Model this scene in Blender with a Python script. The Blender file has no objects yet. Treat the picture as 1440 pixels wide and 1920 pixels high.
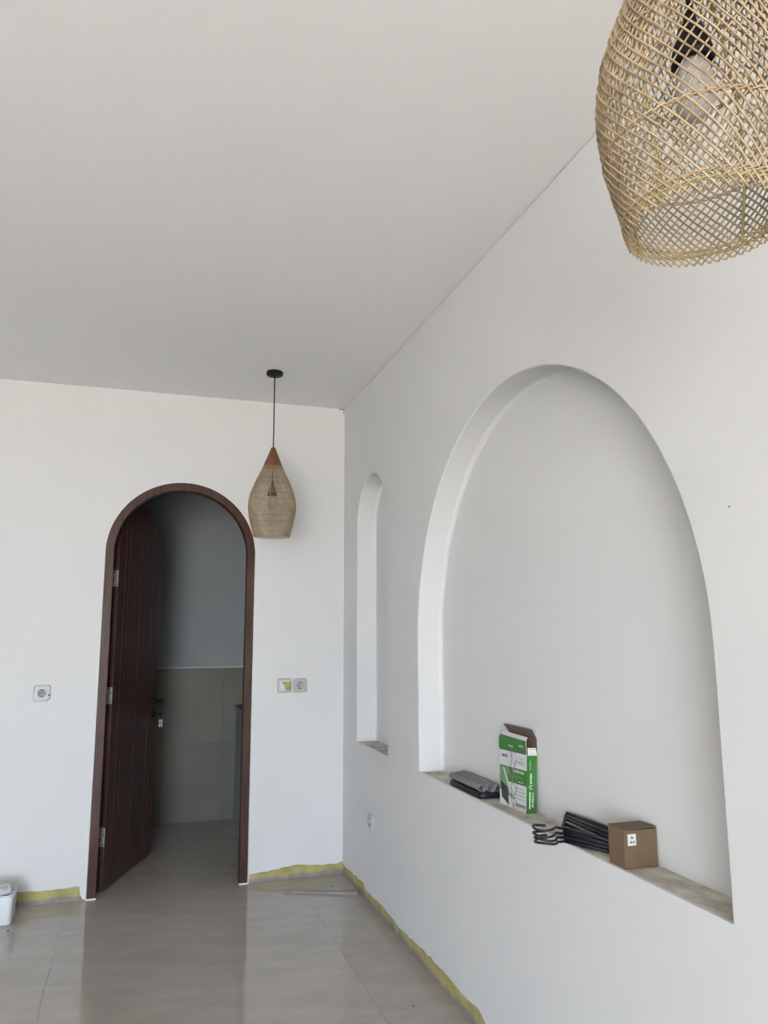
import bpy, bmesh, math, random
from mathutils import Vector, Matrix, noise
S = bpy.context.scene
COL = S.collection
PI = math.pi
rnd = random.Random(7)

# ------------------------------------------------------------------ camera
CAM = Vector((-1.1886, -4.5135, 1.3720))
YAW, PITCH, ROLL, FPX = 0.3111, 0.1616, -0.0041, 1410.7
fwd = Vector((math.sin(YAW)*math.cos(PITCH), math.cos(YAW)*math.cos(PITCH), math.sin(PITCH)))
r0 = Vector((math.cos(YAW), -math.sin(YAW), 0)); u0 = r0.cross(fwd)
rr = r0*math.cos(ROLL) + u0*math.sin(ROLL); uu = -r0*math.sin(ROLL) + u0*math.cos(ROLL)
cd = bpy.data.cameras.new('camera'); cam = bpy.data.objects.new('camera', cd); COL.objects.link(cam)
cd.sensor_fit = 'HORIZONTAL'; cd.sensor_width = 36; cd.lens = FPX/1440*36; cd.clip_start = 0.05
cam.matrix_world = Matrix(((rr.x, uu.x, -fwd.x, CAM.x), (rr.y, uu.y, -fwd.y, CAM.y), (rr.z, uu.z, -fwd.z, CAM.z), (0, 0, 0, 1)))
S.camera = cam

# ------------------------------------------------------------------ light: sky daylight through the openings behind the camera, plus added sunlight
W = bpy.data.worlds.new('sky'); S.world = W; W.use_nodes = True
bgn = W.node_tree.nodes['Background']
bgn.inputs[0].default_value = (0.70, 0.865, 1.06, 1); bgn.inputs[1].default_value = 1.0
def portal(loc, rot, sx, sy):
    l = bpy.data.lights.new('daylight_portal', 'AREA'); l.shape = 'RECTANGLE'; l.size = sx; l.size_y = sy
    l.cycles.is_portal = True
    o = bpy.data.objects.new('daylight_portal', l); COL.objects.link(o); o.location = loc; o.rotation_euler = rot
sd = bpy.data.lights.new('bounce_sun', 'SUN'); sd.energy = 5.2; sd.angle = 0.02; sd.color = (1.0, 0.93, 0.84)  # added, unseen: its patch on the floor behind the camera brightens the ceiling
so = bpy.data.objects.new('bounce_sun', sd); COL.objects.link(so); so.rotation_euler = (math.radians(38), math.radians(8), 0)
S.view_settings.view_transform = 'Standard'; S.view_settings.look = 'None'
S.view_settings.gamma = 1; S.view_settings.use_curve_mapping = False
S.view_settings.exposure = 4.88

# room: x -4.3..0, y -7..0, z 0..H ; door in the back wall, arched niches in the right wall
H = 2.8
XL, YR = -4.3, -9.4
OPEN_X0, OPEN_X1, OPEN_Z = -4.25, -1.9, 2.0          # rear opening to the terrace
LW_Y0, LW_Y1, LW_Z0, LW_Z1 = -6.0, -3.6, 0.0, 2.3    # opening in the left wall, behind the camera's left
portal(((OPEN_X0+OPEN_X1)/2, YR-0.05, OPEN_Z/2), (PI/2, 0, 0), OPEN_X1-OPEN_X0, OPEN_Z)
#portal((XL-0.05, (LW_Y0+LW_Y1)/2, (LW_Z0+LW_Z1)/2), (PI/2, 0, -PI/2), LW_Y1-LW_Y0, LW_Z1-LW_Z0)

# ------------------------------------------------------------------ materials
def mat(name, color, rough=0.8, metallic=0.0, spec=0.5, var=0.0, scale=8.0, bump=0.0, bscale=40.0, coat=0.0, stretch=(1, 1, 1), detail=4.0, objvar=None):
    m = bpy.data.materials.new(name); m.use_nodes = True
    nt = m.node_tree; N = nt.nodes; L = nt.links; b = N['Principled BSDF']
    b.inputs['Roughness'].default_value = rough; b.inputs['Metallic'].default_value = metallic
    b.inputs['Specular IOR Level'].default_value = spec; b.inputs['Coat Weight'].default_value = coat
    b.inputs['Coat Roughness'].default_value = 0.1
    tc = N.new('ShaderNodeTexCoord'); mp = N.new('ShaderNodeMapping'); mp.inputs['Scale'].default_value = stretch
    L.new(tc.outputs['Object'], mp.inputs['Vector'])
    nz = N.new('ShaderNodeTexNoise'); nz.inputs['Scale'].default_value = scale; nz.inputs['Detail'].default_value = detail
    L.new(mp.outputs[0], nz.inputs['Vector'])
    rp = N.new('ShaderNodeValToRGB'); c = color
    rp.color_ramp.elements[0].position = 0.3; rp.color_ramp.elements[1].position = 0.7
    rp.color_ramp.elements[0].color = (c[0]*(1-var), c[1]*(1-var), c[2]*(1-var), 1)
    rp.color_ramp.elements[1].color = (min(1, c[0]*(1+var)), min(1, c[1]*(1+var)), min(1, c[2]*(1+var)), 1)
    L.new(nz.outputs['Fac'], rp.inputs['Fac'])
    out = rp.outputs['Color']
    if objvar:
        oi = N.new('ShaderNodeObjectInfo'); r2 = N.new('ShaderNodeValToRGB')
        for i, cc in enumerate(objvar):
            e = r2.color_ramp.elements[i] if i < 2 else r2.color_ramp.elements.new(0.5)
            e.position = i/(len(objvar)-1); e.color = (*cc, 1)
        L.new(oi.outputs['Random'], r2.inputs['Fac'])
        mx = N.new('ShaderNodeMix'); mx.data_type = 'RGBA'; mx.blend_type = 'MULTIPLY'; mx.inputs['Factor'].default_value = 1
        L.new(out, mx.inputs['A']); L.new(r2.outputs['Color'], mx.inputs['B']); out = mx.outputs['Result']
    L.new(out, b.inputs['Base Color'])
    if bump:
        n2 = N.new('ShaderNodeTexNoise'); n2.inputs['Scale'].default_value = bscale; n2.inputs['Detail'].default_value = 5
        L.new(mp.outputs[0], n2.inputs['Vector'])
        bp = N.new('ShaderNodeBump'); bp.inputs['Strength'].default_value = bump; bp.inputs['Distance'].default_value = 0.01
        L.new(n2.outputs['Fac'], bp.inputs['Height']); L.new(bp.outputs[0], b.inputs['Normal'])
    return m
def srgb(r, g, b):
    f = lambda v: (v/255/12.92) if v/255 <= 0.04045 else ((v/255+0.055)/1.055)**2.4
    return (f(r), f(g), f(b))

M = {}
M['plaster'] = mat('white_plaster', (0.73, 0.73, 0.725), 0.85, var=0.012, scale=1.3, bump=0.10, bscale=2.5, spec=0.25)
M['ceiling'] = mat('ceiling_paint', (0.88, 0.87, 0.86), 0.9, var=0.01, scale=1.0, bump=0.05, bscale=2.0, spec=0.2)
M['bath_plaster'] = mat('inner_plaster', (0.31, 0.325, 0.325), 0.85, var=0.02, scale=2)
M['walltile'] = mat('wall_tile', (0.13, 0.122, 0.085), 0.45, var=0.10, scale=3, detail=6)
M['tile'] = mat('floor_tile', (0.43, 0.39, 0.355), 0.07, var=0.09, scale=5.0, stretch=(0.6, 1.6, 1), detail=8, spec=0.5, bump=0.015, bscale=60)
M['grout'] = mat('grout', (0.40, 0.37, 0.34), 0.9, var=0.05)
M['sill'] = mat('cement_sill', (0.55, 0.515, 0.44), 0.85, var=0.36, scale=22, stretch=(1, 0.55, 1), bump=0.5, bscale=30, detail=8)
M['jamb'] = mat('stained_wood', (0.062, 0.023, 0.014), 0.5, spec=0.3, var=0.35, scale=9, stretch=(6, 6, 0.5), bump=0.15, bscale=20, coat=0.15)
M['leaf'] = mat('dark_red_wood', (0.058, 0.023, 0.018), 0.38, var=0.45, scale=10, stretch=(6, 6, 0.4), bump=0.15, bscale=20, coat=0.1)
M['steel'] = mat('hinge_steel', (0.42, 0.41, 0.39), 0.45, metallic=0.7, var=0.1, scale=60)
M['black'] = mat('black_metal', (0.008, 0.008, 0.009), 0.55, spec=0.25, var=0.2)
M['screw'] = mat('screw_dark', (0.03, 0.03, 0.03), 0.5)
M['plastic'] = mat('white_plastic', (0.47, 0.48, 0.46), 0.35, var=0.01)
M['whitebox'] = mat('glossy_white_plastic', (0.83, 0.86, 0.90), 0.25, var=0.01)
M['hole'] = mat('dark_recess', (0.03, 0.03, 0.03), 0.8)
M['ochre'] = mat('ochre_paint', (0.40, 0.35, 0.11), 0.8, var=0.25, scale=60)
M['redbrown'] = mat('reddish_edge', (0.42, 0.27, 0.16), 0.9, var=0.3, scale=60)  # reddish-brown for the wall box's painted shadow edge and small marks
M['rattan'] = mat('rattan', (0.42, 0.32, 0.20), 0.55, var=0.25, scale=30, objvar=[(0.66, 0.65, 0.62), (1.0, 0.98, 0.93), (0.86, 0.78, 0.70)])
M['rattan_rib'] = mat('green_rattan', (0.33, 0.28, 0.11), 0.55, var=0.2, scale=40)
M['cone'] = mat('brown_wood', (0.16, 0.068, 0.032), 0.5, var=0.35, scale=14, stretch=(4, 4, 0.6))
M['bulb'] = mat('frosted_bulb', (0.40, 0.385, 0.365), 0.5, var=0.01)
M['card'] = mat('corrugated_card', srgb(110, 90, 69), 0.85, var=0.06, scale=40, stretch=(1, 1, 6))
M['cardin'] = mat('dark_card_inside', srgb(112, 92, 80), 0.9, var=0.05)
M['paper'] = mat('white_print', (0.68, 0.68, 0.68), 0.6, var=0.02)
M['green'] = mat('green_print', srgb(62, 122, 52), 0.45, var=0.06, scale=20)
M['green2'] = mat('pale_green_print', srgb(110, 150, 105), 0.5, var=0.1, scale=20)
M['ink'] = mat('dark_ink', (0.05, 0.055, 0.05), 0.6)
M['greyink'] = mat('grey_ink', (0.25, 0.25, 0.26), 0.6)
M['lightink'] = mat('pale_ink', (0.72, 0.85, 0.70), 0.6)
M['navy'] = mat('black_plastic', (0.012, 0.013, 0.019), 0.38, var=0.2)
M['strut'] = mat('grey_black_plastic', (0.05, 0.053, 0.05), 0.5, var=0.2)
M['sheet'] = mat('grey_sheet', (0.20, 0.197, 0.193), 0.6, var=0.08, scale=30)
M['offcut'] = mat('tile_offcut', (0.27, 0.25, 0.215), 0.7, var=0.12, scale=30)
M['crack'] = mat('shadow_gap', (0.25, 0.24, 0.23), 0.95)
M['ground'] = mat('terrace_paving', (0.30, 0.27, 0.235), 0.9, var=0.08, scale=1)
M['caulk'] = mat('white_caulk', (0.82, 0.82, 0.80), 0.7)

def band_mat():          # unplastered foot of the wall: yellow paint above bare grey cement
    m = bpy.data.materials.new('yellow_and_cement_foot'); m.use_nodes = True
    N = m.node_tree.nodes; L = m.node_tree.links; b = N['Principled BSDF']; b.inputs['Roughness'].default_value = 0.85
    tc = N.new('ShaderNodeTexCoord'); sp = N.new('ShaderNodeSeparateXYZ'); L.new(tc.outputs['Object'], sp.inputs[0])
    nz = N.new('ShaderNodeTexNoise'); nz.inputs['Scale'].default_value = 7; nz.inputs['Detail'].default_value = 6
    L.new(tc.outputs['Object'], nz.inputs['Vector'])
    ma = N.new('ShaderNodeMath'); ma.operation = 'MULTIPLY_ADD'; ma.inputs[1].default_value = 0.045; L.new(nz.outputs['Fac'], ma.inputs[0]); L.new(sp.outputs['Z'], ma.inputs[2])
    rp = N.new('ShaderNodeValToRGB'); L.new(ma.outputs[0], rp.inputs['Fac'])
    e = rp.color_ramp.elements; e[0].position = 0.038; e[0].color = (0.30, 0.275, 0.25, 1); e[1].position = 0.052; e[1].color = (0.45, 0.405, 0.16, 1)
    n2 = N.new('ShaderNodeTexNoise'); n2.inputs['Scale'].default_value = 14; n2.inputs['Detail'].default_value = 5; L.new(tc.outputs['Object'], n2.inputs['Vector'])
    r2 = N.new('ShaderNodeValToRGB'); L.new(n2.outputs['Fac'], r2.inputs['Fac'])
    r2.color_ramp.elements[0].position = 0.35; r2.color_ramp.elements[0].color = (0.8, 0.82, 0.8, 1)
    r2.color_ramp.elements[1].position = 0.65; r2.color_ramp.elements[1].color = (1.12, 1.05, 1.1, 1)
    mx = N.new('ShaderNodeMix'); mx.data_type = 'RGBA'; mx.blend_type = 'MULTIPLY'; mx.inputs['Factor'].default_value = 1
    L.new(rp.outputs['Color'], mx.inputs['A']); L.new(r2.outputs['Color'], mx.inputs['B']); L.new(mx.outputs['Result'], b.inputs['Base Color'])
    return m
M['band'] = band_mat()

# ------------------------------------------------------------------ helpers
class MB:
    """collects shapes, links them as one mesh object"""
    def __init__(s): s.bm = bmesh.new(); s.mats = []; s.smooth = False
    def mi(s, m):
        if m not in s.mats: s.mats.append(m)
        return s.mats.index(m)
    def face(s, vs, m=None, smooth=False):
        f = s.bm.faces.new(vs); f.material_index = s.mi(m) if m else 0; f.smooth = smooth; return f
    def box(s, lo, hi, m=None, bev=0.0, T=None):
        vs = [s.bm.verts.new((x, y, z)) for x in (lo[0], hi[0]) for y in (lo[1], hi[1]) for z in (lo[2], hi[2])]
        fs = [s.face([vs[i] for i in q], m) for q in ((0, 1, 3, 2), (4, 6, 7, 5), (0, 4, 5, 1), (2, 3, 7, 6), (0, 2, 6, 4), (1, 5, 7, 3))]
        if bev:
            es = list({e for f in fs for e in f.edges})
            r = bmesh.ops.bevel(s.bm, geom=es, offset=bev, segments=2, affect='EDGES', profile=0.6)
            vs = list({v for f in r['faces'] for v in f.verts} | {v for v in vs if v.is_valid})
        if T is not None:
            for v in vs: v.co = T @ v.co
        return s
    def tube(s, pts, r, n=6, m=None, closed=False, flat=1.0, up=None):
        pts = [Vector(p) for p in pts]; rings = []
        k = len(pts); prev = None
        for i, p in enumerate(pts):
            a = pts[(i-1) % k] if (closed or i > 0) else p; b = pts[(i+1) % k] if (closed or i < k-1) else p
            t = (b-a).normalized()
            ref = up if up is not None else (Vector((0, 0, 1)) if abs(t.z) < 0.95 else Vector((1, 0, 0)))
            if prev is not None and up is None: ref = prev
            x = t.cross(ref).cross(t)
            if x.length < 1e-6: x = t.orthogonal()
            x.normalize(); y = t.cross(x); prev = x
            ri = r[i] if isinstance(r, (list, tuple)) else r
            rings.append([s.bm.verts.new(p + x*math.cos(2*PI*j/n)*ri*flat + y*math.sin(2*PI*j/n)*ri) for j in range(n)])
        for i in range(k if closed else k-1):
            A, B = rings[i], rings[(i+1) % k]
            for j in range(n): s.face([A[j], A[(j+1) % n], B[(j+1) % n], B[j]], m, True)
        if not closed:
            s.face(rings[0][::-1], m); s.face(rings[-1], m)
        return s
    def lathe(s, prof, n=32, m=None, c=(0, 0, 0), cap=True, smooth=True, T=None):
        rings = []
        for r, z in prof: rings.append([s.bm.verts.new((c[0]+r*math.cos(2*PI*j/n), c[1]+r*math.sin(2*PI*j/n), c[2]+z)) for j in range(n)])
        for A, B in zip(rings, rings[1:]):
            for j in range(n): s.face([A[j], A[(j+1) % n], B[(j+1) % n], B[j]], m, smooth)
        if cap: s.face(rings[0][::-1], m); s.face(rings[-1], m)
        if T is not None:
            for R in rings:
                for v in R: v.co = T @ v.co
        return s
    def prism(s, pts, d, m=None, T=None, smooth=False):
        """polygon pts (3D), extruded along vector d"""
        d = Vector(d); a = [s.bm.verts.new(p) for p in pts]; b = [s.bm.verts.new(Vector(p)+d) for p in pts]
        s.face(a[::-1], m); s.face(b, m); n = len(a)
        for i in range(n): s.face([a[i], a[(i+1) % n], b[(i+1) % n], b[i]], m, smooth)
        if T is not None:
            for v in a+b: v.co = T @ v.co
        return s
    def fill(s, loops, m=None):
        """flat polygon with holes"""
        from mathutils.geometry import tessellate_polygon
        vs = [s.bm.verts.new(p) for lp in loops for p in lp]
        for t in tessellate_polygon([[Vector(p) for p in lp] for lp in loops]):
            if len(set(t)) == 3: s.face([vs[i] for i in t], m)
        return s
    def strip(s, A, B, m=None, smooth=True, closed=False):
        a = [s.bm.verts.new(p) for p in A]; b = [s.bm.verts.new(p) for p in B]; n = len(a)
        for i in range(n if closed else n-1): s.face([a[i], a[(i+1) % n], b[(i+1) % n], b[i]], m, smooth)
        return s
    def mesh(s, name, material=None, recalc=True, weld=0.0):
        if weld: bmesh.ops.remove_doubles(s.bm, verts=s.bm.verts, dist=weld)
        if recalc: bmesh.ops.recalc_face_normals(s.bm, faces=s.bm.faces)
        me = bpy.data.meshes.new(name); s.bm.to_mesh(me); s.bm.free()
        if s.mats: [me.materials.append(x) for x in s.mats]
        elif material: me.materials.append(material)
        return me
    def build(s, name, material=None, parent=None, **kw):
        return link(s.mesh(name, material, **kw), name, parent)
def link(me, name, parent=None):
    o = bpy.data.objects.new(name, me); COL.objects.link(o)
    if parent: o.parent = parent
    return o
def thing(name, label, cat, loc=(0, 0, 0), rz=0.0, group=None):
    o = bpy.data.objects.new(name, None); o.empty_display_size = 0.05; COL.objects.link(o)
    o.location = loc; o.rotation_euler = (0, 0, rz); o['label'] = label; o['category'] = cat
    if group: o['group'] = group
    return o
def tag(o, label, cat, group=None):
    o['label'] = label; o['category'] = cat
    if group: o['group'] = group
    return o
def struct(o, label=None, cat=None):
    o['kind'] = 'structure'
    if label: o['label'] = label
    if cat: o['category'] = cat
    return o
def copy_tree(o, parent=None):
    c = o.copy(); COL.objects.link(c); c.parent = parent
    for ch in list(o.children): copy_tree(ch, c)
    return c
def text(body, size, material, name, parent, T, bold=0.0, shear=0.0, sx=1.0):
    cu = bpy.data.curves.new(name, 'FONT'); cu.body = body; cu.size = size; cu.align_x = 'CENTER'; cu.align_y = 'CENTER'
    cu.offset = bold; cu.shear = shear; cu.extrude = 0.00008; cu.resolution_u = 2
    t = bpy.data.objects.new(name, cu); COL.objects.link(t)
    bpy.context.view_layer.update()
    me = bpy.data.meshes.new_from_object(t.evaluated_get(bpy.context.evaluated_depsgraph_get()))
    bpy.data.objects.remove(t)
    for v in me.vertices: v.co = T @ Vector((v.co.x*sx, v.co.y, v.co.z))
    me.materials.clear(); me.materials.append(material)
    return link(me, name, parent)

# ------------------------------------------------------------------ STRUCTURE
def arch(y0, y1, zb, zc, n=40, off=0.0):
    """open outline (y, z): up the y1 side, round the semicircle, down the y0 side; off grows it"""
    r = abs(y1-y0)/2 + off; c = (y0+y1)/2
    pts = [(c+r, zb), (c+r, zb+(zc-zb)*0.5), (c+r, zc)]
    pts += [(c+r*math.cos(PI*i/n), zc+r*math.sin(PI*i/n)) for i in range(1, n)]
    return pts + [(c-r, zc), (c-r, zb+(zc-zb)*0.5), (c-r, zb)]
def ragged(pts, a, b, step=0.02, amp=0.004, seed=0.0):
    out = []; n = max(2, int(abs(b-a)/step))
    for i in range(n+1):
        t = a+(b-a)*i/n
        k = sorted(pts)
        if t <= k[0][0]: z = k[0][1]
        elif t >= k[-1][0]: z = k[-1][1]
        else:
            for (p, q), (p2, q2) in zip(k, k[1:]):
                if p <= t <= p2: z = q+(q2-q)*(t-p)/(p2-p) if p2 > p else q2
        z += amp*noise.noise(Vector((t*23+seed, seed, 0)))*2
        out.append((t, z))
    return out
SILL = 0.782
BIG = (-3.147, -1.305, 1.335); SMALL = (-0.857, -0.300, 1.977); DEPTH = 0.115
HB = H-0.0035
# --- right wall
w = MB()
prof_right = [(0, .060), (-.053, .054), (-.195, .062), (-.432, .074), (-.445, .074), (-.465, .049), (-.655, .061), (-.792, .065), (-.962, .058), (-1.004, .052), (-1.18, .063), (-1.354, .072), (-1.486, .073), (-1.632, .075), (-1.677, .069), (-1.774, .069), (-1.876, .077), (-1.923, .056), (-2.3, .068), (-7, .068)]
bot = ragged(prof_right, 0.0, -2.4, 0.018, 0.0035, 3.1) + [(YR, .068)]
EDGE = 0.006
def hole(sp):
    y0, y1, zc = sp
    return [(0, y, z) for y, z in arch(y0, y1, SILL, zc, off=EDGE)]
top = ragged([(0, HB), (YR, HB)], YR, 0.0, 0.03, 0.0012, 8.0)
w.fill([[(0, y, z) for y, z in bot] + [(0, y, z) for y, z in top], hole(BIG), hole(SMALL)])
for sp in (BIG, SMALL):
    y0, y1, zc = sp
    sec = [(EDGE, 0.0), (EDGE*0.3, EDGE*0.3), (0, EDGE), (0, DEPTH-0.016), (-0.004, DEPTH-0.006), (-0.014, DEPTH)]
    prev = None
    for off, x in sec:
        zb = SILL if off == EDGE else SILL-0.02
        cur = [(x, y, z) for y, z in arch(y0, y1, zb, zc, off=off)]
        if prev: w.strip(prev, cur)
        prev = cur
    w.fill([prev])
    w.strip([(0, y0-EDGE, SILL), (0, y1+EDGE, SILL)], [(0.010, y0-EDGE, SILL), (0.010, y1+EDGE, SILL)], smooth=False)
    w.strip([(0.010, y0, SILL), (0.010, y1, SILL)], [(0.010, y0, SILL-0.02), (0.010, y1, SILL-0.02)], smooth=False)
w.strip([(0, y, z) for y, z in bot], [(0.006, y, z) for y, z in bot], smooth=False)
w.strip([(0, y, z) for y, z in top], [(0.03, y, z) for y, z in top], smooth=False)
w.box((0.13, YR-0.2, -0.1), (0.3, 0.12, H+0.1))
wr = w.build('wall_right', M['plaster'], recalc=False); struct(wr, 'white plaster right wall with one large and one narrow arched niche')
b = MB(); b.box((0.006, YR, -0.02), (0.05, 0.0055, 0.12))
struct(b.build('baseboard_right', M['band']), 'bare yellow and grey foot of the right wall')
b = MB(); b.box((0.008, YR, H-0.012), (0.13, 0, H+0.02))
struct(b.build('trim_1', M['crack']), 'thin dark gap between ceiling and right wall')
for i, sp in enumerate((BIG, SMALL)):
    b = MB(); b.box((0.010, sp[0]+0.0005, SILL-0.03), (DEPTH+0.01, sp[1]-0.0005, SILL-0.0015))
    struct(b.build('trim_%d' % (i+2), M['sill']), ['rough grey-beige cement sill of the large arched niche', 'rough grey-beige cement sill of the narrow arched niche'][i])

# --- back wall with the arched doorway
DX0, DX1, DZC = -1.393, -0.550, 1.840
DC = (DX0+DX1)/2; DR = (DX1-DX0)/2
w = MB()
pl = [(-4.3, .070), (-1.75, .070), (-1.733, .073), (-1.60, .066), (-1.50, .068), (-1.432, .072), (-1.428, .066), (-1.424, .030), (-1.415, .012), (-1.408, .004), (DX0, .003)]
prt = [(DX1, .003), (-.541, .004), (-.540, .046), (-.50, .050), (-.443, .053), (-.35, .068), (-.26, .074), (-.20, .068), (-.135, .059), (-.03, .058), (-.022, .066), (0, .068)]
outl = ragged([p for p in prt if p[0] <= 0], 0, -.50, 0.012, 0.0025, 1.7) + prt[2::-1]
outr = pl[::-1][0:6] + ragged([(-4.3, .07), (-1.75, .07), (-1.733, .073), (-1.6, .066), (-1.5, .068), (-1.432, .072)], -1.432, -2.0, 0.012, 0.002, 5.0) + [(XL, .07)]
dar = arch(DX0, DX1, 0.003, DZC)
loop = [(x, 0, z) for x, z in outl] + [(x, 0, z) for x, z in dar[1:-1]] + [(x, 0, z) for x, z in outr] + [(XL, 0, H+0.02), (0, 0, H+0.02)]
w.fill([loop])
w.strip([(x, 0, z) for x, z in outl], [(x, 0.006, z) for x, z in outl], smooth=False)
w.strip([(x, 0, z) for x, z in outr], [(x, 0.006, z) for x, z in outr], smooth=False)
w.strip([(x, 0, z) for x, z in dar], [(x, 0.13, z) for x, z in dar])
# rear face toward the inner room
dar2 = arch(DX0, DX1, -0.05, DZC)
w.fill([[(x, 0.13, z) for x, z in dar2] + [(XL, 0.13, -0.05), (XL, 0.13, H+0.1), (0.12, 0.13, H+0.1), (0.12, 0.13, -0.05)]])
wb = w.build('wall_back', M['plaster'], recalc=False); struct(wb, 'white plaster back wall with an arched doorway')
b = MB(); b.box((XL, 0.005, -0.02), (DX0-0.004, 0.05, 0.12)); b.box((DX1+0.004, 0.005, -0.02), (0.006, 0.05, 0.12))
struct(b.build('baseboard_back', M['band']), 'bare yellow and grey foot of the back wall')
b = MB(); b.box((-0.035, -0.003, H-0.007), (-0.004, 0.002, H-0.001)); b.box((-0.0075, -0.004, H-0.030), (-0.004, 0.001, H-0.004))
struct(b.build('trim_4', M['crack']), 'dark chipped plaster in the upper corner of the room')

# --- ceiling, left and rear walls (with openings), outside ground
b = MB(); b.box((XL-0.2, YR-0.2, H), (0.3, 0.13, H+0.15)); struct(b.build('ceiling', M['ceiling']))
b = MB()
b.box((XL-0.2, YR-0.2, -0.1), (XL, 0.13, H))
struct(b.build('wall_left', M['plaster']))
b = MB()
b.box((XL-0.2, YR-0.2, -0.1), (OPEN_X0, YR, H)); b.box((OPEN_X1, YR-0.2, -0.1), (0.3, YR, H)); b.box((OPEN_X0, YR-0.2, OPEN_Z), (OPEN_X1, YR, H))
struct(b.build('wall_front', M['plaster']))
b = MB(); b.box((-30, -40, -0.25), (20, YR-0.2, -0.12)); b.box((-30, YR-0.2, -0.25), (XL-0.2, 20, -0.12))
struct(b.build('terrace', M['ground']))

# --- floor and inner room behind the door
IX0, IX1, IY = -3.55, 0.10, 1.555
b = MB(); b.box((XL-0.2, YR-0.2, -0.12), (0.3, IY+0.2, -0.0012))
fl = struct(b.build('floor', M['grout']), 'glossy beige grey tiled floor')
T6 = 0.60; G = 0.0005
def tile_mesh(wx, wy, nm):
    t = MB(); t.box((G, G, -0.009), (wx-G, wy-G, 0.0), bev=0.0003); return t.mesh(nm, M['tile'])
full = tile_mesh(T6, T6, 'floor_tile'); cache = {}
ys = [-1.03+T6*k for k in range(-14, 5)]
xs = [-0.28-T6*k for k in range(-1, 8)]
for y in ys:
    ya, yb_ = max(y, YR), min(y+T6, IY)
    if yb_-ya < 0.01: continue
    for x in xs:
        xl = XL if y < 0 else XL
        xa, xb = max(x, XL), min(x+T6, 0.006 if ya < 0.1 else 0.10)
        if xb-xa < 0.01: continue
        key = (round(xb-xa, 3), round(yb_-ya, 3))
        me = full if key == (0.6, 0.6) else cache.setdefault(key, None) or tile_mesh(xb-xa, yb_-ya, 'floor_tile')
        cache[key] = me
        o = link(me, 'floor_tile', fl); o.location = (xa, ya, 0)
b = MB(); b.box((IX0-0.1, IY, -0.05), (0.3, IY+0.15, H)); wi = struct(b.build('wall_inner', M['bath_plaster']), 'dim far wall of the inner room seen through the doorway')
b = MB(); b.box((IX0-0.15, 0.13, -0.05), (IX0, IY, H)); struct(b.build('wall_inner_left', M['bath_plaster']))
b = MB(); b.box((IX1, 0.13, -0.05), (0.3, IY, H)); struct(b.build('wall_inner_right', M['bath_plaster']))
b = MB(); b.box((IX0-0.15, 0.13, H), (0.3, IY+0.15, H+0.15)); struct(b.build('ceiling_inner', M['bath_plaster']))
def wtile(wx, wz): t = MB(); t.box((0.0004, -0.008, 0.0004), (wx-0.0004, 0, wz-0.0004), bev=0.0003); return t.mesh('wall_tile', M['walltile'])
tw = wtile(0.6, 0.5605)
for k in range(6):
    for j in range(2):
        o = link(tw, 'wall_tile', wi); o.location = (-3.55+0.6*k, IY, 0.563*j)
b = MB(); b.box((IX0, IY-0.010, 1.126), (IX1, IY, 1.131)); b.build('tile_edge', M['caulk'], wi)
# low tiled ledge at the right of the inner room
lg = MB(); lg.box((-0.45, 0.95, 0.0), (0.098, IY-0.009, 0.815), bev=0.003)
lt = thing('tiled_ledge', 'low grey tiled ledge at the right end of the dim inner room', 'ledge')
lg.build('body', M['bath_plaster'], lt)
b = MB(); b.box((-0.462, 0.94, 0.815), (0.098, IY-0.009, 0.84), bev=0.004); b.build('top_slab', M['bath_plaster'], lt)

# ------------------------------------------------------------------ DOOR
door = bpy.data.objects.new('door_1', None); COL.objects.link(door); struct(door, 'dark red-brown arched wooden door standing ajar in the back wall')
FW = 0.046; Y0, Y1 = -0.004, 0.105
# jambs and arch head: section in (inset from outer edge, y): front 46 mm, rebate behind
def jamb(side, name):
    x0 = DX0 if side < 0 else DX1; s = 1 if side < 0 else -1
    sec = [(0.0005, Y0), (FW, Y0), (FW, 0.062), (FW-0.014, 0.062), (FW-0.014, Y1), (0.0005, Y1)]
    p = MB(); p.prism([(x0+s*a, y, 0.0015) for a, y in sec], (0, 0, DZC-0.003)); 
    bmesh.ops.bevel(p.bm, geom=[e for e in p.bm.edges if abs(e.verts[0].co.z-e.verts[1].co.z) > 1], offset=0.0025, segments=2, affect='EDGES')
    return p.build(name, M['jamb'], door)
jamb(-1, 'jamb'); jamb(1, 'jamb')
p = MB(); n = 48
sec = [(0.0005, Y0), (0.003, Y0-0.0), (FW-0.0025, Y0), (FW, Y0+0.0025), (FW, 0.062), (FW-0.014, 0.062), (FW-0.014, Y1), (0.0005, Y1)]
prev = None
for i in range(n+1):
    a = PI*i/n
    ring = [p.bm.verts.new((DC+(DR-q)*math.cos(a), y, DZC+(DR-q)*math.sin(a))) for q, y in sec]
    if prev:
        for j in range(len(sec)): p.face([prev[j], prev[(j+1) % len(sec)], ring[(j+1) % len(sec)], ring[j]])
    else: p.face(ring)
    prev = ring
p.face(prev[::-1]); p.build('arch_head', M['jamb'], door)
# caulk bead round the outside of the frame, and under the two feet
cb = MB()
cb.tube([(x, -0.002, z) for x, z in arch(DX0, DX1, 0.0, DZC, off=0.0015)], 0.003, 6)
cb.box((DX0-0.003, -0.011, 0.0), (DX0+FW+0.002, -0.003, 0.006)); cb.box((DX1-FW-0.002, -0.011, 0.0), (DX1+0.004, -0.003, 0.006))
cb.build('caulk_bead', M['caulk'], door)
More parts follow.
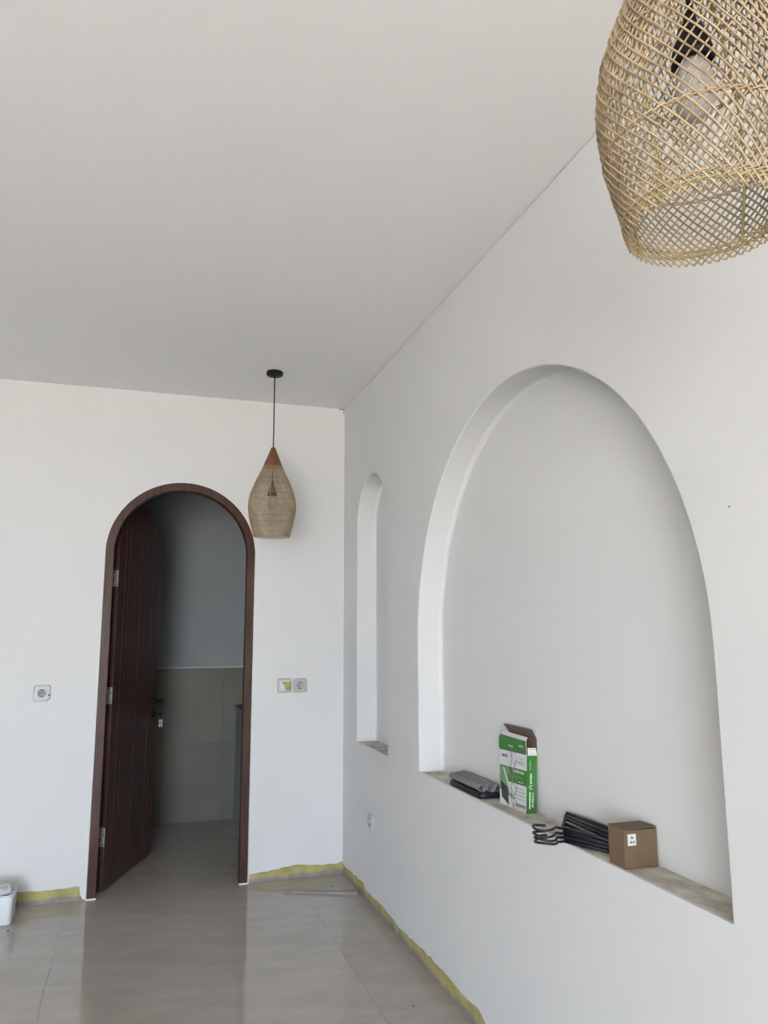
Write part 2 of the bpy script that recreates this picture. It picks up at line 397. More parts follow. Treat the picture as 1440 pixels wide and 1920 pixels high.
# leaf, hinged at the left jamb, opened into the inner room
LW, LT, LR = 0.715, 0.036, 0.3575
ANG = math.radians(69.0)
LT_M = Matrix.Translation((-1.318, 0.082, 0.0)) @ Matrix.Rotation(ANG, 4, 'Z')     # local: x along the width, y thickness (0 .. LT), z up
leaf = bpy.data.objects.new('door_leaf', None); COL.objects.link(leaf); leaf.parent = door; leaf.matrix_local = LT_M
def ztop(u): 
    d = u-LW/2; return DZC-0.01+math.sqrt(max(0.0, LR*LR-d*d))
seams = [0.0, 0.096, 0.150, 0.353, 0.560, 0.615, LW]
for a, c in zip(seams, seams[1:]):
    g = 0.0012; k = 14
    us = [a+g+(c-a-2*g)*i/k for i in range(k+1)]
    if a == 0.0: us[0] = 0.0005; us.insert(1, 0.004); us.insert(2, 0.012)
    if c == LW: us[-1] = LW-0.0005; us.insert(-1, LW-0.004); us.insert(-2, LW-0.012)
    yo = 0.0 if a in (0.0, 0.615) or a == 0.096 or a == 0.560 else 0.0015
    p = MB(); poly = [(us[0], yo, 0.012)] + [(u, yo, ztop(u)) for u in us] + [(us[-1], yo, 0.012)]
    p.prism(poly, (0, LT-yo, 0)); 
    es = [e for e in p.bm.edges if e.verts[0].co.y < 0.01 and e.verts[1].co.y < 0.01]
    bmesh.ops.bevel(p.bm, geom=es, offset=0.0022, segments=1, affect='EDGES')
    p.build('board', M['leaf'], leaf)
core = MB(); core.prism([(0.006, 0.012, 0.014)] + [(u, 0.012, ztop(u)-0.006) for u in [0.006+(LW-0.012)*i/30 for i in range(31)]] + [(LW-0.006, 0.012, 0.014)], (0, 0.012, 0))
core.build('core_panel', M['leaf'], leaf)
# hinges: plate on the leaf's hinge edge, knuckle at the jamb
for z0, z1 in ((1.651, 1.746), (0.994, 1.087), (0.238, 0.337)):
    h = MB(); h.box((-0.0022, 0.001, z0), (0.0003, LT-0.001, z1), M['steel'], bev=0.0006)
    h.tube([(-0.003, LT+0.004, z0), (-0.003, LT+0.004, z1)], 0.005, 10, M['steel'])
    for q, (dy, dz) in enumerate(((0.010, 0.012), (0.025, 0.034), (0.010, 0.060), (0.025, 0.083))):
        h.tube([(-0.0018, dy, z0+dz), (-0.0030, dy, z0+dz)], 0.0036, 8, M['screw'])
    h.build('hinge', None, leaf)
# lever handle on the visible face, key rose beneath it
HU = LW-0.055
def rot(o): return Matrix.Translation(o) @ Matrix.Rotation(PI/2, 4, 'X')
hd = MB()
for sgn in (-1, 1):
    y = 0.0 if sgn < 0 else LT
    hd.lathe([(0.001, 0), (0.026, 0), (0.026, 0.006), (0.022, 0.010), (0.010, 0.010), (0.010, 0.050), (0.001, 0.052)], 24, T=Matrix.Translation((HU, y, 0.957)) @ Matrix.Rotation(PI/2*(1 if sgn < 0 else -1), 4, 'X'), cap=True)
    yy = y+sgn*0.050
    hd.tube([(HU+0.010, yy, 0.957), (HU-0.01, yy, 0.957), (HU-0.05, yy+sgn*0.004, 0.956), (HU-0.095, yy+sgn*0.001, 0.955), (HU-0.128, yy-sgn*0.006, 0.953)], [0.010, 0.0125, 0.011, 0.010, 0.007], 12, flat=1.1)
hd.build('lever_handle', M['black'], leaf)
hd = MB()
for sgn in (-1, 1):
    y = 0.0 if sgn < 0 else LT
    hd.lathe([(0.001, 0), (0.024, 0), (0.024, 0.006), (0.020, 0.010), (0.009, 0.010), (0.009, 0.017), (0.001, 0.017)], 24, T=Matrix.Translation((HU, y, 0.872)) @ Matrix.Rotation(PI/2*(1 if sgn < 0 else -1), 4, 'X'), cap=True)
hd.build('key_rose', M['black'], leaf)
# bunch of keys hanging from the lock: thing of its own
kt = thing('key_bunch', 'small bunch of keys hanging from the lock of the arched door', 'keys')
kt.matrix_world = LT_M
k = MB(); k.tube([(HU, -0.016, 0.872), (HU, -0.045, 0.872)], 0.0015, 6); k.lathe([(0.001, -0.001), (0.011, -0.001), (0.011, 0.001), (0.001, 0.001)], 16, c=(0, 0, 0), T=Matrix.Translation((HU, -0.050, 0.872)) @ Matrix.Rotation(PI/2, 4, 'Y'))
k.build('key', M['black'], kt)
k = MB(); k.tube([(HU+0.0, -0.052+0.013*math.cos(a), 0.853+0.016*math.sin(a)) for a in [2*PI*i/20 for i in range(20)]], 0.0009, 5, closed=True); k.build('key_ring', M['steel'], kt)
for dx, dy, aa in ((-0.003, -0.050, 0.10), (0.003, -0.054, -0.12)):
    k = MB(); T = Matrix.Translation((HU+dx, dy, 0.840)) @ Matrix.Rotation(aa, 4, 'X')
    k.lathe([(0.001, -0.0009), (0.011, -0.0009), (0.011, 0.0009), (0.001, 0.0009)], 16, T=T @ Matrix.Translation((0, 0, -0.010)) @ Matrix.Rotation(PI/2, 4, 'Y'))
    k.box((-0.0009, -0.0035, -0.048), (0.0009, 0.0035, -0.018), T=T); k.box((-0.0009, 0.0035, -0.045), (0.0009, 0.006, -0.040), T=T); k.box((-0.0009, 0.0035, -0.036), (0.0009, 0.0055, -0.031), T=T)
    k.build('key', M['steel'], kt)

# ------------------------------------------------------------------ PENDANT LAMPS
LAMP_H = 0.385
PROF = [(-0.008, .094), (0.0, .097), (0.012, .0985), (.035, .105), (.065, .113), (.095, .119), (.125, .1235), (.155, .125), (.185, .1225), (.215, .116), (.245, .1065), (.275, .0935), (.305, .0795), (.335, .0655), (.36, .0535), (.387, .0435)]
def rad(z):
    for (a, r), (c, s_) in zip(PROF, PROF[1:]):
        if z <= c: return r+(s_-r)*max(0, (z-a))/(c-a)
    return PROF[-1][1]
def rad_s(z): return (rad(z-0.008)+rad(z)*2+rad(z+0.008))/4
def theta_of(z, acc={}):
    if not acc:
        th = 0.0; dz = 0.001; zz = -0.012
        while zz < 0.40:
            acc[round(zz*1000)] = th
            k = 0.86 - 0.42*max(0.0, min(1.0, (zz-0.13)/0.22))
            th += k*dz/rad_s(zz); zz += dz
    a = int(math.floor(z*1000)); f = z*1000-a
    return acc[max(-12, min(399, a))]*(1-f)+acc[max(-12, min(399, a+1))]*f
def strand_mesh(sg, off):
    p = MB(); pts = []; n = 46
    for i in range(n+1):
        z = -0.011 + (0.376+0.011)*i/n
        th = sg*theta_of(z); r = rad_s(z)+off+0.0006*math.sin(i*1.9)
        pts.append((r*math.cos(th), r*math.sin(th), z))
    p.tube(pts, 0.0013, 5); return p.mesh('strand', M['rattan'])
def hoop_mesh(z, green):
    p = MB(); r = rad_s(z); n = 120; tw = 54
    for ph in (0, PI):
        pts = []
        for i in range(n*2):
            a = 2*PI*i/(n*2); q = tw/2*a*1+ph
            rr_ = r+0.0026*math.cos(q); pts.append((rr_*math.cos(a), rr_*math.sin(a), z+0.0016*math.sin(q)))
        p.tube(pts, 0.0011, 5, closed=True)
    return p.mesh('hoop', M['rattan_rib'] if green else M['rattan'])
def make_lamp(loc, scale, cordlen, wide=1.0):
    """loc: ceiling point; the shade's rim hangs at cordlen below"""
    root = thing('pendant_lamp', '', 'pendant lamp', loc, 0.0, 'woven rattan pendant lamps hanging from the ceiling')
    zr = -cordlen
    c = MB(); c.lathe([(0.001, -0.0005), (0.0435, -0.0005), (0.0445, -0.003), (0.0445, -0.016), (0.042, -0.020), (0.008, -0.020), (0.006, -0.028), (0.0035, -0.030)], 40, M['black'])
    for a in (0.4, 0.4+PI): c.lathe([(0.0005, -0.0), (0.003, -0.0), (0.003, -0.0022), (0.0005, -0.0022)], 10, M['screw'], c=(0.030*math.cos(a), 0.030*math.sin(a), -0.0195))
    c.build('canopy', None, root)
    shade = bpy.data.objects.new('shade', None); COL.objects.link(shade); shade.parent = root; shade.location = (0, 0, zr); shade.scale = (scale*wide, scale*wide, scale)
    N54 = 58
    for sg, off in ((-1, 0.0011), (1, -0.0011)):
        me = strand_mesh(sg, off)
        for i in range(N54):
            o = link(me, 'strand', shade); o.rotation_euler = (0, 0, 2*PI*(i+rnd.uniform(-0.10, 0.10))/N54)
    for z, g in ((0.010, False), (0.0025, True), (0.090, False), (0.214, False), (0.300, False)):
        link(hoop_mesh(z, g), 'hoop', shade)
    p = MB(); p.tube([((rad_s(z)-0.004), 0, z) for z in [0.004+0.37*i/24 for i in range(25)]], 0.0019, 6); me = p.mesh('rib', M['rattan_rib'])
    for k_ in range(4): o = link(me, 'rib', shade); o.rotation_euler = (0, 0, 1.32+PI/2*k_)
    c = MB(); c.lathe([(0.0520, 0.366), (0.0522, 0.369), (0.012, 0.470), (0.0105, 0.474), (0.004, 0.4745), (0.004, 0.40), (0.044, 0.371), (0.0520, 0.366)], 40, cap=False)
    for v in c.bm.verts: v.co *= scale; v.co.z += zr
    c.build('wood_cone', M['cone'], root)
    s = MB(); s.lathe([(0.0035, 0.292), (0.0065, 0.280), (0.0085, 0.264), (0.0150, 0.256), (0.0245, 0.222), (0.0255, 0.208), (0.0215, 0.206), (0.019, 0.216), (0.001, 0.220)], 32)
    for v in s.bm.verts: v.co *= scale; v.co.z += zr
    s.build('lamp_socket', M['black'], root)
    s = MB(); s.lathe([(0.001, 0.225), (0.0135, 0.222), (0.016, 0.208), (0.0215, 0.190), (0.0245, 0.170), (0.0235, 0.155), (0.019, 0.142), (0.011, 0.135), (0.001, 0.133)], 32)
    for v in s.bm.verts: v.co *= scale; v.co.z += zr
    s.build('bulb', M['bulb'], root)
    s = MB(); s.tube([(0.0, 0, -0.025), (0.0006, 0.0004, -0.3), (0, 0, zr+0.285*scale)], 0.0029, 8); s.build('cord', M['black'], root)
    return root
l1 = make_lamp((-0.545, -0.560, H), 1.0, 2.8-1.898)
l1['label'] = 'whole woven rattan pendant lamp hanging beside the arched door by the far corner'
l2 = make_lamp((-0.548, -3.819, H), 1.045, 2.8-1.872, 0.93)
l2['label'] = 'large near woven rattan pendant lamp cut off by the top right edge of the photo'
l2.rotation_euler = (0, 0, 0.6)

# ------------------------------------------------------------------ ELECTRICAL PLATES
def rrect(w_, h_, r, n=5):
    pts = []
    for cx, cy, a0 in ((w_/2-r, h_/2-r, 0), (-w_/2+r, h_/2-r, PI/2), (-w_/2+r, -h_/2+r, PI), (w_/2-r, -h_/2+r, 1.5*PI)):
        pts += [(cx+r*math.cos(a0+PI/2*i/n), cy+r*math.sin(a0+PI/2*i/n)) for i in range(n+1)]
    return pts
def outlet(name, label, loc, rz, chipped=False, tilt=0.0, group=None):
    root = thing(name, label, 'power outlet', loc, rz, group)
    A = Matrix.Rotation(PI/2, 4, 'X') @ Matrix.Rotation(tilt, 4, 'Z')     # local xy plane faces -y
    p = MB()
    P = rrect(0.084, 0.084, 0.013)
    if chipped: P = [q for q in P if not (q[0] > 0.028 and q[1] < -0.028)] + [(0.027, -0.042), (0.031, -0.037), (0.036, -0.033), (0.042, -0.028)]
    fr = [(0.000, 1.0), (0.006, 1.0), (0.010, 0.90)]
    prev = None
    for z, k in fr:
        cur = [A @ Vector((x*k, y*k, z)) for x, y in P]
        if prev: p.strip(prev, cur, closed=True, smooth=False)
        prev = cur
    ring = [A @ Vector((0.0225*math.cos(2*PI*i/40), 0.0225*math.sin(2*PI*i/40), 0.010)) for i in range(40)]
    p.fill([prev, ring]); p.build('cover_plate', M['plastic'], root, recalc=False, weld=1e-5)
    p = MB(); p.lathe([(0.0235, 0.0095), (0.0235, 0.0125), (0.0195, 0.0125), (0.0190, 0.0020), (0.001, 0.0020)], 40, cap=False, T=A); p.build('socket_well', M['plastic'], root)
    p = MB()
    for dx in (-0.0085, 0.0, 0.0085): p.lathe([(0.0003, 0.0025), (0.0026, 0.0025), (0.0026, 0.0032), (0.0003, 0.0032)], 12, c=(dx, 0, 0), T=A)
    for dy in (-1, 1): p.box((-0.0035, dy*0.0165-0.0022, 0.002), (0.0035, dy*0.0165+0.0022, 0.011), T=A)
    for a0 in (1.9, ): p.tube([A @ Vector((0.0193*math.cos(a), 0.0193*math.sin(a), 0.0126)) for a in [a0+i*0.17 for i in range(16)]], 0.0006, 5)
    p.build('contact', M['hole'], root)
    p = MB(); p.strip([A @ Vector((x*0.78, y*0.78, 0.0103)) for x, y in rrect(0.084, 0.084, 0.010)], [A @ Vector((x*0.77, y*0.77, 0.0112)) for x, y in rrect(0.084, 0.084, 0.010)], closed=True)
    p.build('raised_rim', M['plastic'], root)
    if chipped:
        p = MB(); p.lathe([(0.0003, 0.006), (0.0045, 0.006), (0.0045, 0.0102), (0.0003, 0.0102)], 12, c=(0.036, -0.012, 0), T=A); p.build('broken_screw_hole', M['hole'], root)
    return root
outlet('power_outlet', 'grey-white round-socket outlet with a dark hole at its edge, left of the door', (-1.6725, 0.0, 1.069), 0, True)
outlet('power_outlet', 'white square outlet right beside the yellow stained wall box', (-0.2665, 0.0, 1.077), 0, False, 0.05)
outlet('power_outlet', 'white outlet low on the right wall below the narrow niche', (0.0, -0.583, 0.415), -PI/2)
bx = thing('wall_box', 'open wall box smeared with yellow paint between door and outlet', 'electrical box', (-0.360, 0, 1.0775))
A = Matrix.Rotation(PI/2, 4, 'X')
p = MB(); o_ = rrect(0.084, 0.084, 0.006); i_ = rrect(0.060, 0.060, 0.004)
p.strip([A @ Vector((x, y, 0)) for x, y in o_], [A @ Vector((x, y, 0.005)) for x, y in o_], closed=True, smooth=False)
p.fill([[A @ Vector((x, y, 0.005)) for x, y in o_], [A @ Vector((x, y, 0.005)) for x, y in i_]])
p.strip([A @ Vector((x, y, 0.005)) for x, y in i_], [A @ Vector((x, y, 0.0012)) for x, y in i_], closed=True, smooth=False)
p.build('frame', M['plastic'], bx, recalc=False)
p = MB(); p.prism([A @ Vector((x, y, 0.0008)) for x, y in ((-0.030, -0.030), (0.030, -0.030), (0.030, 0.030), (-0.030, 0.030))], A @ Vector((0, 0, 0.0012))); p.build('backing', M['paper'], bx)
p = MB(); p.prism([A @ Vector((x, y, 0.002)) for x, y in ((-0.012, 0.018), (0.034, 0.020), (0.036, -0.020), (0.030, -0.030), (0.006, -0.026), (0.004, -0.008), (-0.004, 0.004))], A @ Vector((0, 0, 0.0040))); p.build('paint_smear', M['ochre'], bx)
p = MB(); p.box((-0.016, -0.0075, 0.016), (0.014, -0.0062, 0.021), M['redbrown']); p.box((0.0355, -0.0064, -0.040), (0.0405, -0.0048, 0.022), M['redbrown']); p.box((0.008, -0.0072, -0.012), (0.022, -0.0060, -0.0095), M['redbrown'])  # right-hand strip paints the box's shadow edge in reddish-brown
p.box((-0.041, -0.0062, 0.0395), (0.036, -0.0045, 0.0425), M['greyink']); p.build('shade_and_marks', None, bx)

# ------------------------------------------------------------------ THINGS ON THE BIG SILL
ZS = SILL-0.0015
# dark pad with three grey rolled sheets
pad = MB(); pp = []
x0, x1, ya, yb2 = 0.014, 0.108, -1.895, -1.600
pts = []
for cx, cy, a0 in ((x1-0.02, yb2-0.02, 0), (x0+0.02, yb2-0.02, PI/2), (x0+0.02, ya+0.02, PI), (x1-0.02, ya+0.02, 1.5*PI)):
    pts += [(cx+0.02*math.cos(a0+PI/2*i/5), cy+0.02*math.sin(a0+PI/2*i/5)) for i in range(6)]
prev = None
for z, k in ((0.0, 0.93), (0.005, 1.0), (0.014, 1.0), (0.020, 0.94)):
    cx, cy = (x0+x1)/2, (ya+yb2)/2
    cur = [(cx+(x-cx)*k, cy+(y-cy)*(1-(1-k)*0.4), ZS+z) for x, y in pts]
    if prev: pad.strip(prev, cur, closed=True)
    else: pad.face([pad.bm.verts.new(q) for q in cur][::-1])
    prev = cur
pad.face([pad.bm.verts.new(q) for q in prev])
tag(pad.build('padded_case', M['navy'], weld=1e-5), 'flat black padded case lying under the grey rolls on the niche sill', 'case')
for i, (xc, yA, yB, lab) in enumerate(((0.032, -1.880, -1.598, 'grey rolled sheet nearest the room on the black case'), (0.0615, -1.893, -1.590, 'middle one of three grey rolled sheets on the black case'), (0.091, -1.900, -1.575, 'grey rolled sheet against the niche wall on the black case'))):
    root = thing('rolled_sheet', lab, 'rolled sheet', (0, 0, 0), 0, 'grey rolled sheets on the niche sill')
    R_ = 0.0168; p = MB(); rings = []
    spiral = [(R_*(1-0.30*t)*math.cos(-PI/2+0.3+2*PI*1.35*t), R_*(1-0.30*t)*0.80*math.sin(-PI/2+0.3+2*PI*1.35*t)) for t in [j/34 for j in range(35)]]
    for k in range(9):
        y = yA+(yB-yA)*k/8; wob = 0.0010*math.sin(k*1.7+i*2)
        rings.append([(xc+x+wob, y, ZS+0.0200+R_*0.80+z) for x, z in spiral])
    for Ra, Rb in zip(rings, rings[1:]): p.strip(Ra, Rb)
    o = p.build('sheet', M['sheet'], root, weld=1e-5)
    sm = o.modifiers.new('thickness', 'SOLIDIFY'); sm.thickness = 0.0012; sm.offset = 0

# green and white flat carton, open at the top
gb = thing('carton', 'slim open green and white printed carton standing in the large niche', 'box', (0, 0, 0))
BW, BD, BH = 0.182, 0.038, 0.205
# local: x along the front width (left to right as seen), y depth towards the wall, z up
GB = Matrix.Translation((0.058, -1.968, ZS)) @ Matrix.Rotation(math.radians(-87.8), 4, 'Z') @ Matrix.Rotation(math.radians(-3.2), 4, 'X')
t_ = 0.0015
def gpanel(name, poly, d, m):
    p = MB(); p.prism([GB @ Vector(q) for q in poly], GB.to_3x3() @ Vector(d)); return p.build(name, m, gb)
fh = 0.233
front = gpanel('front_panel', [(0, 0, 0), (BW, 0, 0), (BW, 0, 0.186), (BW-0.006, 0, 0.193), (BW-0.010, 0, fh), (0.002-0.010, 0, fh+0.004), (-0.017, 0, fh-0.010), (-0.016, 0, 0.190), (-0.009, 0, 0.176)], (0, t_, 0), M['paper'])
gpanel('side_panel', [(BW-t_, 0, 0), (BW-t_, BD, 0), (BW-t_, BD, 0.190), (BW-t_, 0, 0.190)], (t_, 0, 0), M['green'])
gpanel('left_panel', [(0, t_, 0), (0, BD, 0), (0, BD, 0.190), (0, t_, 0.190)], (t_, 0, 0), M['paper'])
gpanel('back_panel', [(t_, BD-t_, 0), (BW-t_, BD-t_, 0), (BW-t_, BD-t_, 0.237), (t_, BD-t_, 0.237)], (0, t_, 0), M['cardin'])
gpanel('bottom_panel', [(t_, t_, 0), (BW-t_, t_, 0), (BW-t_, BD-t_, 0), (t_, BD-t_, 0)], (0, 0, t_), M['card'])
gpanel('top_flap', [(0.004, BD-t_, 0.2375), (BW-0.001, BD-t_, 0.2375), (BW-0.016, BD-0.014, 0.270), (-0.030, BD-0.014, 0.270)], (0, 0.0015, 0.0005), M['cardin'])
gpanel('tuck_lip', [(-0.007, 0.0016, fh+0.002), (BW-0.012, 0.0016, fh-0.002), (BW-0.016, 0.010, fh+0.010), (-0.001, 0.010, fh+0.014)], (0, 0.0004, 0.0012), M['paper'])
gpanel('address_label', [(BW+0.0002, 0.002, 0.187), (BW+0.0002, BD-0.001, 0.187), (BW-0.003, BD-0.004, 0.212), (BW-0.003, 0.002, 0.212)], (0.0005, 0, 0), M['paper'])
def gprint(name, poly, m, dy=-0.0003):
    p = MB(); p.prism([GB @ Vector((x, dy, z)) for x, z in poly], GB.to_3x3() @ Vector((0, -0.0002, 0))); return p.build(name, m, front)
gprint('print_band', [(-0.0165, fh-0.011), (-0.0080, fh+0.0037), (BW-0.0105, fh-0.001), (BW-0.0065, 0.188), (-0.0090, 0.184), (-0.016, 0.192)], M['green'])
gprint('print_band', [(-0.004, 0.132), (BW, 0.136), (BW, 0.086), (0.060, 0.084), (0.001, 0.082)], M['green'])
gprint('print_picture', [(-0.004, 0.132), (0.060, 0.133), (0.060, 0.084), (0.100, 0.030), (0.0, 0.050)], M['green2'], -0.0006)
gprint('print_picture', [(0.004, 0.080), (0.058, 0.062), (0.066, 0.006), (0.016, 0.026)], M['ink'], -0.0009)
gprint('print_picture', [(0.018, 0.126), (0.028, 0.126), (0.082, 0.046), (0.072, 0.046)], M['paper'], -0.0009)
gprint('print_band', [(0.112, 0.022), (BW-0.006, 0.024), (BW-0.006, 0.014), (0.112, 0.012)], M['greyink'], -0.0006)
for k_ in range(4): gprint('print_band', [(0.108, 0.072-k_*0.011), (BW-0.020+0.004*k_, 0.073-k_*0.011), (BW-0.020+0.004*k_, 0.0712-k_*0.011), (0.108, 0.0702-k_*0.011)], M['greyink'], -0.0006)
# crumpled clear tape hanging down the front: thin wandering strands
tp = MB()
for k_ in range(4):
    pts = []; x = 0.070+0.010*k_
    for i in range(12):
        z = 0.185-0.183*i/11; x_ = x+0.020*(i/11)+0.008*math.sin(i*1.3+k_*2.1)
        pts.append(GB @ Vector((x_, -0.0020-0.0012*math.sin(i*2.1+k_), z)))
    tp.tube(pts, 0.0009, 5)
tp.build('crumpled_tape', M['greyink'], gb)
def FT(x, z, dy=-0.0008): return GB @ Matrix.Translation((x, dy, z)) @ Matrix.Rotation(PI/2, 4, 'X')
text('SAIVEX', 0.013, M['ink'], 'lettering', front, FT(0.030, 0.167), 0.0003, 0.2)
text('SAIVEX', 0.010, M['lightink'], 'lettering', front, FT(0.140, 0.211), 0.0001)
text('6 Cara', 0.012, M['lightink'], 'lettering', front, FT(0.070, 0.204), 0.0002)
text('SP-50S10-2', 0.013, M['greyink'], 'lettering', front, FT(0.135, 0.156), 0.0002)
text('SENSOR', 0.006, M['greyink'], 'lettering', front, FT(0.142, 0.169), 0.0)
text("CLASSROOM 6", 0.012, M['lightink'], 'lettering', front, FT(0.126, 0.125), 0.0003)
text("ELEGANTE 7", 0.009, M['green2'], 'lettering', front, FT(0.130, 0.108), 0.0002)
text("BLUETOOTH", 0.006, M['lightink'], 'lettering', front, FT(0.145, 0.093), 0.0)
side = [o for o in gb.children if o.name.startswith('side_panel')][0]
def ST(y, z): return GB @ Matrix.Translation((BW+0.0003, y, z)) @ Matrix.Rotation(PI/2, 4, 'Z') @ Matrix.Rotation(PI/2, 4, 'X') @ Matrix.Rotation(PI/2, 4, 'Z')
text('SAIVEX', 0.0110, M['lightink'], 'lettering', side, ST(0.016, 0.112), 0.0004, 0, 1.0)
text('SP-50S10-2', 0.0098, M['lightink'], 'lettering', side, ST(0.024, 0.044), 0.0003, 0, 1.05)
p = MB(); p.tube([GB @ Vector((BW+0.0008, 0.0155+0.0055*math.cos(a), 0.0845+0.0055*math.sin(a))) for a in [0.5+i*0.33 for i in range(17)]], 0.0013, 5); p.build('emblem', M['lightink'], side)
p = MB(); p.prism([GB @ Vector(q) for q in ((BW+0.0003, 0.010, 0.016), (BW+0.0003, 0.0145, 0.016), (BW+0.0003, 0.0145, 0.070), (BW+0.0003, 0.010, 0.070))], GB.to_3x3() @ Vector((0.0003, 0, 0))); p.build('print_bar', M['lightink'], side)
p = MB(); p.prism([GB @ Vector(q) for q in ((BW+0.0003, 0.011, 0.140), (BW+0.0003, 0.0122, 0.140), (BW+0.0003, 0.0122, 0.170), (BW+0.0003, 0.011, 0.170))], GB.to_3x3() @ Vector((0.0003, 0, 0))); p.build('print_bar', M['lightink'], side)
p = MB(); p.prism([GB @ Vector(q) for q in ((BW+0.0003, 0.028, 0.085), (BW+0.0003, 0.029, 0.085), (BW+0.0003, 0.029, 0.125), (BW+0.0003, 0.028, 0.125))], GB.to_3x3() @ Vector((0.0003, 0, 0))); p.build('print_bar', M['green2'], side)
lab_ = [o for o in gb.children if o.name.startswith('address_label')][0]
for zz in (0.192, 0.206): 
    p = MB(); p.prism([GB @ Vector(q) for q in ((BW-0.0000+0.0006-(zz-0.187)*0.13, 0.008, zz), (BW+0.0006-(zz-0.187)*0.13, 0.030, zz), (BW+0.0006-(zz-0.187)*0.13, 0.030, zz+0.0012), (BW+0.0006-(zz-0.187)*0.13, 0.008, zz+0.0012))], GB.to_3x3() @ Vector((0.0003, 0, 0))); p.build('print_line', M['greyink'], lab_)

# small cardboard box, lid slightly lifted
cbx = thing('cardboard_box', 'small brown cardboard cube with a white sticker on the niche sill', 'box', (0.0115, -2.770, ZS))
cw, cdp, ch = 0.099, 0.070, 0.099
p = MB(); p.box((0, 0.0016, 0), (cw, cdp, ch-0.004), bev=0.0012); p.build('body', M['card'], cbx)
p = MB(); p.prism([(0.0015, 0.0, 0.001), (cw-0.001, 0.0, 0.001), (cw-0.001, 0.0, ch-0.006), (0.0015, 0.0, ch-0.004)], (0, 0.0014, 0)); p.build('front_flap', M['card'], cbx)
T = Matrix.Translation((0, 0, ch-0.0038))
p = MB(); p.prism([(0, 0.0, 0), (cw, 0.0, 0.0025), (cw, cdp, 0.0), (0, cdp, 0.0)], (0, 0, 0.0018), T=T); p.build('lid', M['card'], cbx)
p = MB(); p.box((0.004, -0.0002, ch-0.0055), (cw-0.004, 0.004, ch-0.0036)); p.build('lid_gap_shade', M['hole'], cbx)  # dark strip painted in for the shade under the lid
p = MB(); p.box((0.010, -0.0005, 0.057), (0.035, 0.0001, 0.085)); st = p.build('sticker', M['paper'], cbx); st['label'] = 'white sticker'
def CT(x, z): return Matrix.Translation((x, -0.0008, z)) @ Matrix.Rotation(PI/2, 4, 'X')
text('46', 0.0085, M['ink'], 'lettering', st, CT(0.0225, 0.0760), 0.0003)
text('45 %', 0.0075, M['ink'], 'lettering', st, CT(0.0235, 0.0650), 0.0003)

# folded black clothes hangers, hooks over the edge of the sill
hg = [((-0.062, -2.500, 0.7905), (0.000, -2.500), 0.000, 'lowest folded black hanger, hook hanging out over the sill edge'),
      ((-0.064, -2.503, 0.8010), (0.001, -2.497), 0.010, 'second folded black hanger from the bottom of the pile'),
      ((-0.065, -2.498, 0.8110), (0.002, -2.494), 0.020, 'third folded black hanger from the bottom of the pile'),
      ((-0.063, -2.494, 0.8265), (0.004, -2.489), 0.031, 'topmost folded black hanger, its hook raised above the others')]
for i, (hc, base, dz, lab) in enumerate(hg):
    root = thing('clothes_hanger', lab, 'clothes hanger', (0, 0, 0), 0, 'folded black hangers piled beside the cardboard cube')
    B_ = Vector((base[0], base[1], ZS+0.0058+dz)); Hc = Vector(hc)
    R_ = 0.031; p = MB()
    pts = [Hc + Vector((R_*math.cos(a), R_*math.sin(a), 0.002*math.sin(a*2+i))) for a in [-0.35-j*(2*PI*0.80)/22 for j in range(23)]]
    pts = [B_, (B_+pts[0])/2+Vector((0, -0.006, 0))] + pts
    p.tube(pts, 0.0034, 8); p.build('hook', M['navy'], root)
    # lower arm runs along the sill and across it toward the wall
    E_ = Vector((0.060+0.004*(i % 2), -2.655, ZS+0.0075+dz*0.85)); U = Vector((0, 0, 1))
    p = MB(); p.tube([B_, B_*0.6+E_*0.4+Vector((0, 0, 0.002*(i > 1))), E_], [0.0058, 0.0054, 0.0052], 8); p.build('arm', M['navy'], root)
    # upper arm leans on the wall, joined to the base by a strut
    Q_ = Vector((0.098-0.018*i, -2.352-0.026*i+(0.006 if i == 1 else 0), ZS+0.044-0.0035*i+(0.003 if i == 2 else 0)))
    Q2 = Vector((0.102-0.011*i, -2.640, ZS+0.046-0.009*i+0.002))
    p = MB(); p.tube([Q_, Q_*0.5+Q2*0.5+Vector((0, 0, 0.001)), Q2], [0.0052, 0.0056, 0.0050], 8); p.build('arm', M['navy'], root)
    p = MB(); p.tube([B_+Vector((0, 0, 0.002)), (B_+Q_)/2+Vector((-0.003, 0.006, 0.003)), Q_], 0.0036, 6); p.build('strut', M['strut'], root)

# ------------------------------------------------------------------ THINGS ON THE FLOOR
ws = MB(); ws.box((0, 0, 0), (0.395, 0.030, 0.013), bev=0.0012)
for v in ws.bm.verts:
    if v.co.x > 0.39 and v.co.y > 0.014: v.co.x -= 0.008
o = ws.build('tile_strip', M['offcut']); o.location = (-0.384, -0.232, 0.0); o.rotation_euler = (0, 0, math.atan2(-0.150, 0.366)*0.96)
tag(o, 'long narrow beige tile offcut lying on the floor near the corner', 'tile strip')
tb = thing('plastic_tub', 'white plastic tub on the floor at the left edge', 'tub', (-1.7125, -0.262, 0))
P = rrect(0.34, 0.165, 0.022, 6)
p = MB(); prev = None
for z, k in ((0.0, 0.955), (0.004, 0.975), (0.118, 1.0), (0.124, 1.012), (0.128, 1.012), (0.128, 0.975), (0.112, 0.970)):
    cur = [(-0.170+x*k, 0.0825+y*(1-(1-k)*2), z) for x, y in P]
    if prev: p.strip(prev, cur, closed=True)
    else: p.face([p.bm.verts.new(q) for q in cur])
    prev = cur
p.face([p.bm.verts.new(q) for q in prev]); p.build('body', M['whitebox'], tb, weld=1e-5)
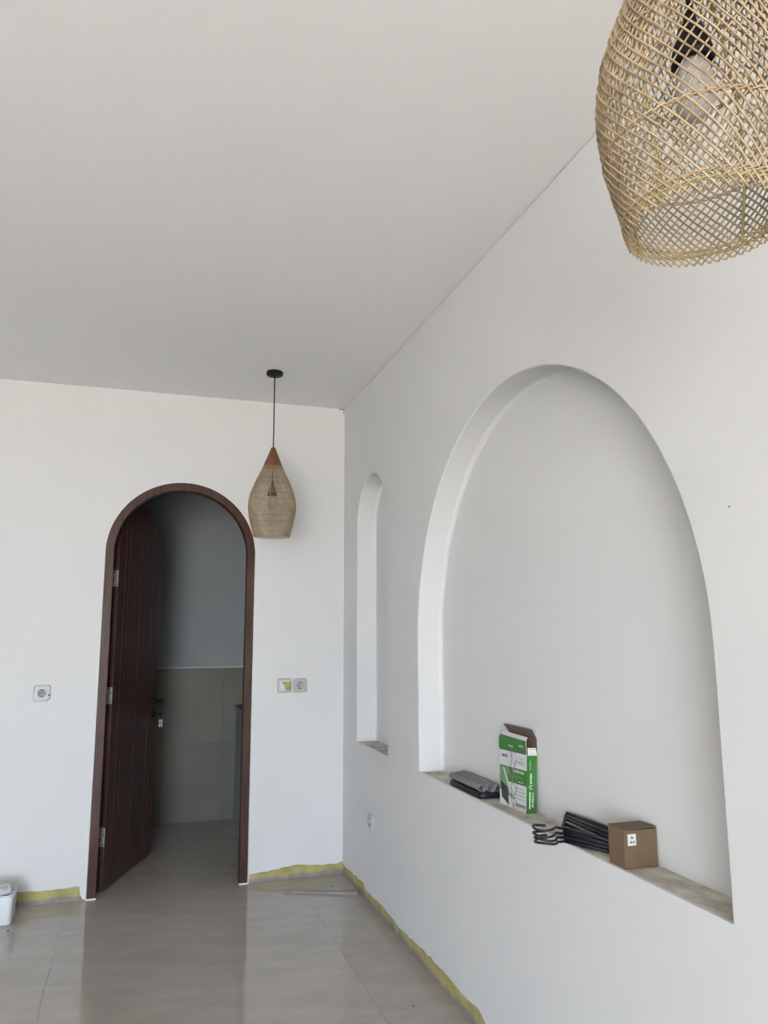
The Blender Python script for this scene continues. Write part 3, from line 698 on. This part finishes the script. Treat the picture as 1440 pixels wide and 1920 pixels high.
p = MB(); p.tube([(-0.085, 0.010, 0.1295), (-0.02, 0.010, 0.1300), (0.0, 0.03, 0.1300), (0.0, 0.14, 0.1300), (-0.02, 0.157, 0.1300), (-0.085, 0.157, 0.1300)], 0.0028, 6); p.build('rim_bead', M['whitebox'], tb)
# printed tube lying on the tub
tu = thing('printed_tube', 'white printed tube with dark lettering lying on the white tub', 'tube', (-1.790, -0.205, 0.1125+0.0295))
tu.rotation_euler = (0, 0.0, 0.55)
TR = Matrix.Rotation(PI/2, 4, 'Y')
p = MB(); p.lathe([(0.026, -0.10), (0.0285, -0.099), (0.0285, 0.050), (0.0275, 0.052), (0.0245, 0.050), (0.0245, -0.09)], 36, cap=False, T=TR); body = p.build('body', M['paper'], tu)
p = MB(); p.lathe([(0.001, 0.030), (0.0244, 0.030), (0.0244, 0.032), (0.001, 0.032)], 32, T=TR); p.build('end_plug', M['hole'], tu)
for k_ in range(7):
    a0 = 0.5+0.02*k_; p = MB(); x = -0.012+0.0075*k_; L_ = (0.5, 0.75, 0.4, 0.7, 0.55, 0.8, 0.6)[k_]
    p.tube([(x, -0.0290*math.sin(a0+L_*j/6), 0.0290*math.cos(a0+L_*j/6)) for j in range(7)], 0.0010, 4); p.build('print_bar', M['ink'], body)
for i, (x, y, s_) in enumerate(((-1.485, -0.055, 0.004), (-1.716, -0.330, 0.0055), (-0.150, -1.62, 0.004), (-0.115, -0.205, 0.006))):
    p = MB(); bmesh.ops.create_icosphere(p.bm, subdivisions=1, radius=s_)
    for v in p.bm.verts: v.co *= rnd.uniform(0.7, 1.1); v.co.z *= 0.5
    o = p.build('plaster_crumb', M['strut']); o.location = (x, y, s_*0.40)
    tag(o, ['tiny dark crumb on the floor between tub and door', 'tiny dark crumb on the floor in front of the white tub', 'tiny dark crumb on the open floor along the right wall', 'tiny dark crumb behind the tile strip in the corner'][i], 'crumb', 'dark crumbs on the floor')
p = MB(); p.lathe([(0.0003, 0), (0.0015, 0), (0.0015, 0.002), (0.0003, 0.0024)], 10, T=Matrix.Translation((0.0, -3.230, 1.639)) @ Matrix.Rotation(-PI/2, 4, 'Y'))
tag(p.build('nail', M['screw']), 'tiny dark nail head high on the right wall beyond the large niche', 'nail')
